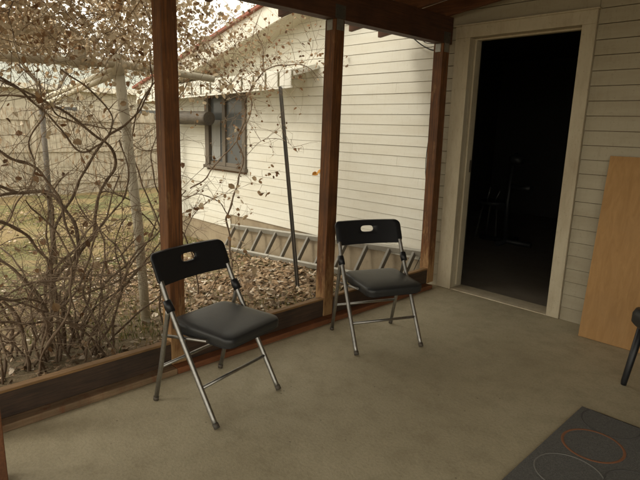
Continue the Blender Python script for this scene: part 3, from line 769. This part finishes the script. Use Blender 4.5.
# ------------------------------------------------------------------ leaf litter and grass
mb = MB(); n = 0
while n < 17000:
    if n < 10500: x, y = -.1 - 3.9 * rnd() ** 1.3, U(-4.3, .2)
    else: x, y = U(-9, -.2), U(-7, .2)
    dn = noise.noise(Vector((x * .8, y * .8, 1))) + (.5 if (x > -3.3 and y > -1.9) else -.05)
    n += 1
    if dn < U(-.5, .5): continue
    mb.leaf(Vector((x, y, gz(x, y) + U(.004, .03))), U(.035, .085) if y > -2 else U(.022, .06), .5)
tag(mb.build('leaf_litter', MT['leafg']), kind='stuff')
mb = MB(); n = 0
while n < 52000:
    x, y = -.15 - 9 * rnd() ** 1.25, U(-7, .2); n += 1
    dn = noise.noise(Vector((x * .7 + 5, y * .7, 4)))
    if dn < U(-.25, .35) + (.1 if x > -1.0 else 0): continue
    p = Vector((x, y, gz(x, y) - .004)); an = U(0, 6.28); h = U(.025, .075); w_ = Vector((math.cos(an), math.sin(an), 0)) * U(.002, .004)
    tip = p + Vector((U(-.5, .5) * h, U(-.5, .5) * h, h)); b0 = len(mb.v); md = p.lerp(tip, .5) + Vector((0, 0, h * .12))
    mb.v += [p - w_, p + w_, md + w_ * .8, md - w_ * .8, tip]; mb.face([b0, b0 + 1, b0 + 2, b0 + 3]); mb.face([b0 + 3, b0 + 2, b0 + 4])
tag(mb.build('grass', MT['grass']), kind='stuff')

# ------------------------------------------------------------------ board fence at the back of the yard
fn = empty('board_fence', (-11, -2, -.44), 'tall grey weathered board fence closing the back of the yard', 'fence')
FX = -11.0; y = -10.0; bay = MB(); bays = []; k = 0
while y < 7.5:
    wd = .14; x = FX + U(-.006, .006); top = 1.56 + U(-.02, .02)
    bay.box(x - .01, x + .01, y, y + wd - .006, -.5 + U(0, .05), top); k += 1; y += wd
    if k % 17 == 0: bays.append(bay); bay = MB()
bays.append(bay)
for bb in bays: bb.build('board_panel', MT['fence'], fn)
for z in (-.15, .62, 1.35):
    mb = MB(); mb.box(FX + .011, FX + .05, -10, 7.5, z - .045, z + .045); mb.build('rail', MT['fence'], fn)
for q in range(8):
    mb = MB(); mb.box(FX + .051, FX + .14, -9.8 + 2.4 * q, -9.71 + 2.4 * q, -.6, 1.5); mb.build('post', MT['fence'], fn)

# outbuilding beyond the fence
sh = empty('outbuilding', (-22, 4, -.5), 'pale outbuilding with grey green metal roof beyond the fence', 'building')
mb = MB(); mb.box(-26, -20, -3.5, 9.5, -.5, 2.5); mb.build('wall', MT['shed_wall'], sh)
mb = MB(); mb.prism([(-26.4, -4, 2.5), (-19.5, -4, 2.45), (-19.5, -4, 2.6), (-23, -4, 4.1), (-26.4, -4, 2.65)], (0, 14, 0)); mb.build('roof', MT['shed_roof'], sh)
mb = MB(); mb.box(-19.49, -19.44, -4, 10, 2.42, 2.62); mb.build('fascia', MT['white_trim'], sh)
for y in (-1, 3, 6.5):
    mb = MB(); mb.box(-19.99, -19.94, y, y + 1.1, .9, 1.9); f_ = mb.build('window', MT['white_trim'], sh)
    mb = MB(); mb.box(-19.939, -19.93, y + .08, y + 1.02, .98, 1.82); mb.build('pane', MT['glass'], f_)

# ------------------------------------------------------------------ bare trees behind
def tree(x, y, h, label, spread=.5, leafy=0, seed=1, r=.16):
    random.seed(seed)
    t = empty('bare_tree', (x, y, -.5), label, 'tree', 'bare winter trees beyond the fence')
    tk, br, lv = MB(), MB(), MB()
    def grow(p, d, L, r_, dep):
        n = 5; pts = [p]; q = p.copy(); rs = [r_]
        for i in range(n):
            d = (d + Vector((U(-1, 1), U(-1, 1), U(-.6, 1))) * .17).normalized(); q = q + d * L / n; pts.append(q.copy()); rs.append(r_ * (1 - .45 * (i + 1) / n))
        (tk if dep == 0 else br).tube(pts, rs, 7 if dep < 2 else 4, 0, False)
        if dep < 5:
            for k in range(random.randint(2, 3) + (1 if dep > 1 else 0)):
                dd = (d + Vector((U(-1, 1), U(-1, 1), U(-.35, .7))) * spread * 1.4).normalized(); i = random.randint(2, n)
                grow(pts[i], dd, L * U(.55, .82), rs[i] * U(.5, .75), dep + 1)
        if leafy and dep >= 4:
            for k in range(leafy): lv.leaf(pts[random.randint(1, n)] + Vector((U(-.1, .1), U(-.1, .1), U(-.1, .1))), U(.08, .16))
    grow(Vector((x, y, -.6)), Vector((U(-.1, .1), U(-.1, .1), 1)), h * .3, r, 0)
    tk.build('trunk', MT['treebark'], t); br.build('crown', MT['treebark'], t)
    if leafy: lv.build('foliage', MT['leafp'], t)
tree(-15.5, 7.6, 9.5, 'bare tree with open branches against the white sky over the roof edge', .5, 0, 5, .17)
tree(-16.0, 1.5, 9, 'bare tree with clinging pale leaves behind the middle of the fence', .55, 7, 8)
tree(-14.5, -2.8, 9, 'bare tree with clinging pale leaves behind the left end of the fence', .55, 7, 12)
tree(-27.0, 14.0, 13, 'tall bare tree farthest away behind the house roof', .5, 0, 21, .24)
tree(-28.5, 6, 12, 'tall bare tree standing beyond the outbuilding', .5, 0, 30, .22)
random.seed(77)
MT['farwood'] = leafmat('far bare branches', [(.0, (.26, .22, .17)), (.5, (.38, .33, .26)), (1., (.50, .45, .37))], .3)
mb = MB()
for k in range(95):
    px_, py_ = U(-46, -30), U(-26, 46); hh = U(5.5, 9.5) if py_ < 12 else U(4.5, 8)
    for q in range(420):
        a, rr_ = U(0, 6.28), hh * .34 * rnd() ** .5
        zz = hh * (1 - (rnd() ** 1.6) * .92) ; f_ = 1.15 - abs(zz / hh - .55)
        p = Vector((px_ + rr_ * f_ * math.cos(a), py_ + rr_ * f_ * math.sin(a), -.5 + zz)); d_ = Vector((math.cos(a) * .5 + U(-.5, .5), math.sin(a) * .5 + U(-.5, .5), U(.1, 1.1))).normalized()
        L_ = U(.25, .8); sd = Vector((U(-1, 1), U(-1, 1), U(-1, 1))).normalized() * U(.02, .075); b0 = len(mb.v)
        mb.v += [p - sd, p + sd, p + d_ * L_]; mb.face([b0, b0 + 1, b0 + 2])
tag(mb.build('far_woods', MT['farwood']), kind='stuff')

# ------------------------------------------------------------------ dim things inside the dark room
mc = empty('exercise_machine', (-.3, 2.1, 0), 'dim grey upright machine with post, round head and side arm inside the dark doorway', 'machine')
m, nt, b = newmat('dim grey enamel'); b.inputs['Base Color'].default_value = (.02, .02, .02, 1); b.inputs['Roughness'].default_value = .5; MT['enamel'] = m
mb = MB(); mb.tube([(-.42, 2.1, .05), (-.44, 2.1, .5), (-.42, 2.1, 1.0)], [.03, .03, .025], 10); mb.build('post', MT['enamel'], mc, smooth=False)
mb = MB(); mb.tube([(-.42, 2.06, 1.02), (-.36, 2.03, 1.03), (-.27, 2.02, 1.0)], [.05, .075, .04], 12); mb.build('head', MT['enamel'], mc)
mb = MB(); mb.tube([(-.43, 2.1, .72), (-.28, 2.06, .70), (-.14, 2.04, .71)], [.02, .022, .04], 10); mb.build('arm', MT['enamel'], mc)
mb = MB(); mb.tube([(-.75, 2.1, .04), (-.1, 2.1, .04)], .03, 10); mb.tube([(-.42, 1.9, .03), (-.42, 2.4, .03)], .028, 10); mb.build('foot', MT['enamel'], mc)
st = empty('metal_stool', (-.72, 2.3, 0), 'dark stool with thin shiny rods standing inside the doorway at left', 'stool')
for k in range(4):
    a = R(45 + 90 * k); mb = MB(); mb.tube([(-.72 + .2 * math.cos(a), 2.3 + .2 * math.sin(a), .0), (-.72 + .13 * math.cos(a), 2.3 + .13 * math.sin(a), .44)], .01, 8); mb.build('leg', MT['dark'], st)
mb = MB(); mb.tube([(-.72, 2.3, .44), (-.72, 2.3, .48)], .17, 20); mb.build('seat', MT['vinyl'], st)
mb = MB(); mb.tube([(-.74, 2.16, .48), (-.71, 2.16, .66)], .007, 8); mb.tube([(-.66, 2.2, .48), (-.6, 2.2, .62)], .006, 8); mb.build('rod', MT['chrome'], st)

# ------------------------------------------------------------------ light
SUN = Vector((-.34, -.80, .84)).normalized()
el = math.asin(SUN.z)
w = bpy.data.worlds.new('World'); S.world = w; w.use_nodes = True; nt = w.node_tree; nt.nodes.clear()
sky = nt.nodes.new('ShaderNodeTexSky'); sky.sky_type = 'NISHITA'; sky.sun_disc = False
sky.sun_elevation = el; sky.sun_rotation = math.atan2(SUN.x, SUN.y); sky.dust_density = 4; sky.air_density = 1
bg = nt.nodes.new('ShaderNodeBackground'); out = nt.nodes.new('ShaderNodeOutputWorld')
tc = nt.nodes.new('ShaderNodeTexCoord'); cn = tex(nt, tc.outputs['Generated'], 3, 5, .6)
cloud = ramp(nt, cn, [(.3, (8.9, 8.3, 6.75)), (.7, (11.7, 11.0, 9.2))])
c = mix(nt, .86, sky.outputs[0], cloud)
nt.links.new(c, bg.inputs[0]); bg.inputs[1].default_value = .15
nt.links.new(bg.outputs[0], out.inputs[0])
sl = bpy.data.lights.new('sun', 'SUN'); sl.energy = 0.8; sl.angle = R(14); sl.color = (1, .95, .82)
so = bpy.data.objects.new('sun', sl); COL.objects.link(so); so.rotation_euler = (-SUN).to_track_quat('-Z', 'Y').to_euler()

vs = S.view_settings; vs.view_transform = 'Standard'; vs.look = 'None'; vs.gamma = 1; vs.exposure = .6
try: vs.use_curve_mapping = False
except Exception: pass
S.cycles.max_bounces = 10; S.cycles.diffuse_bounces = 6
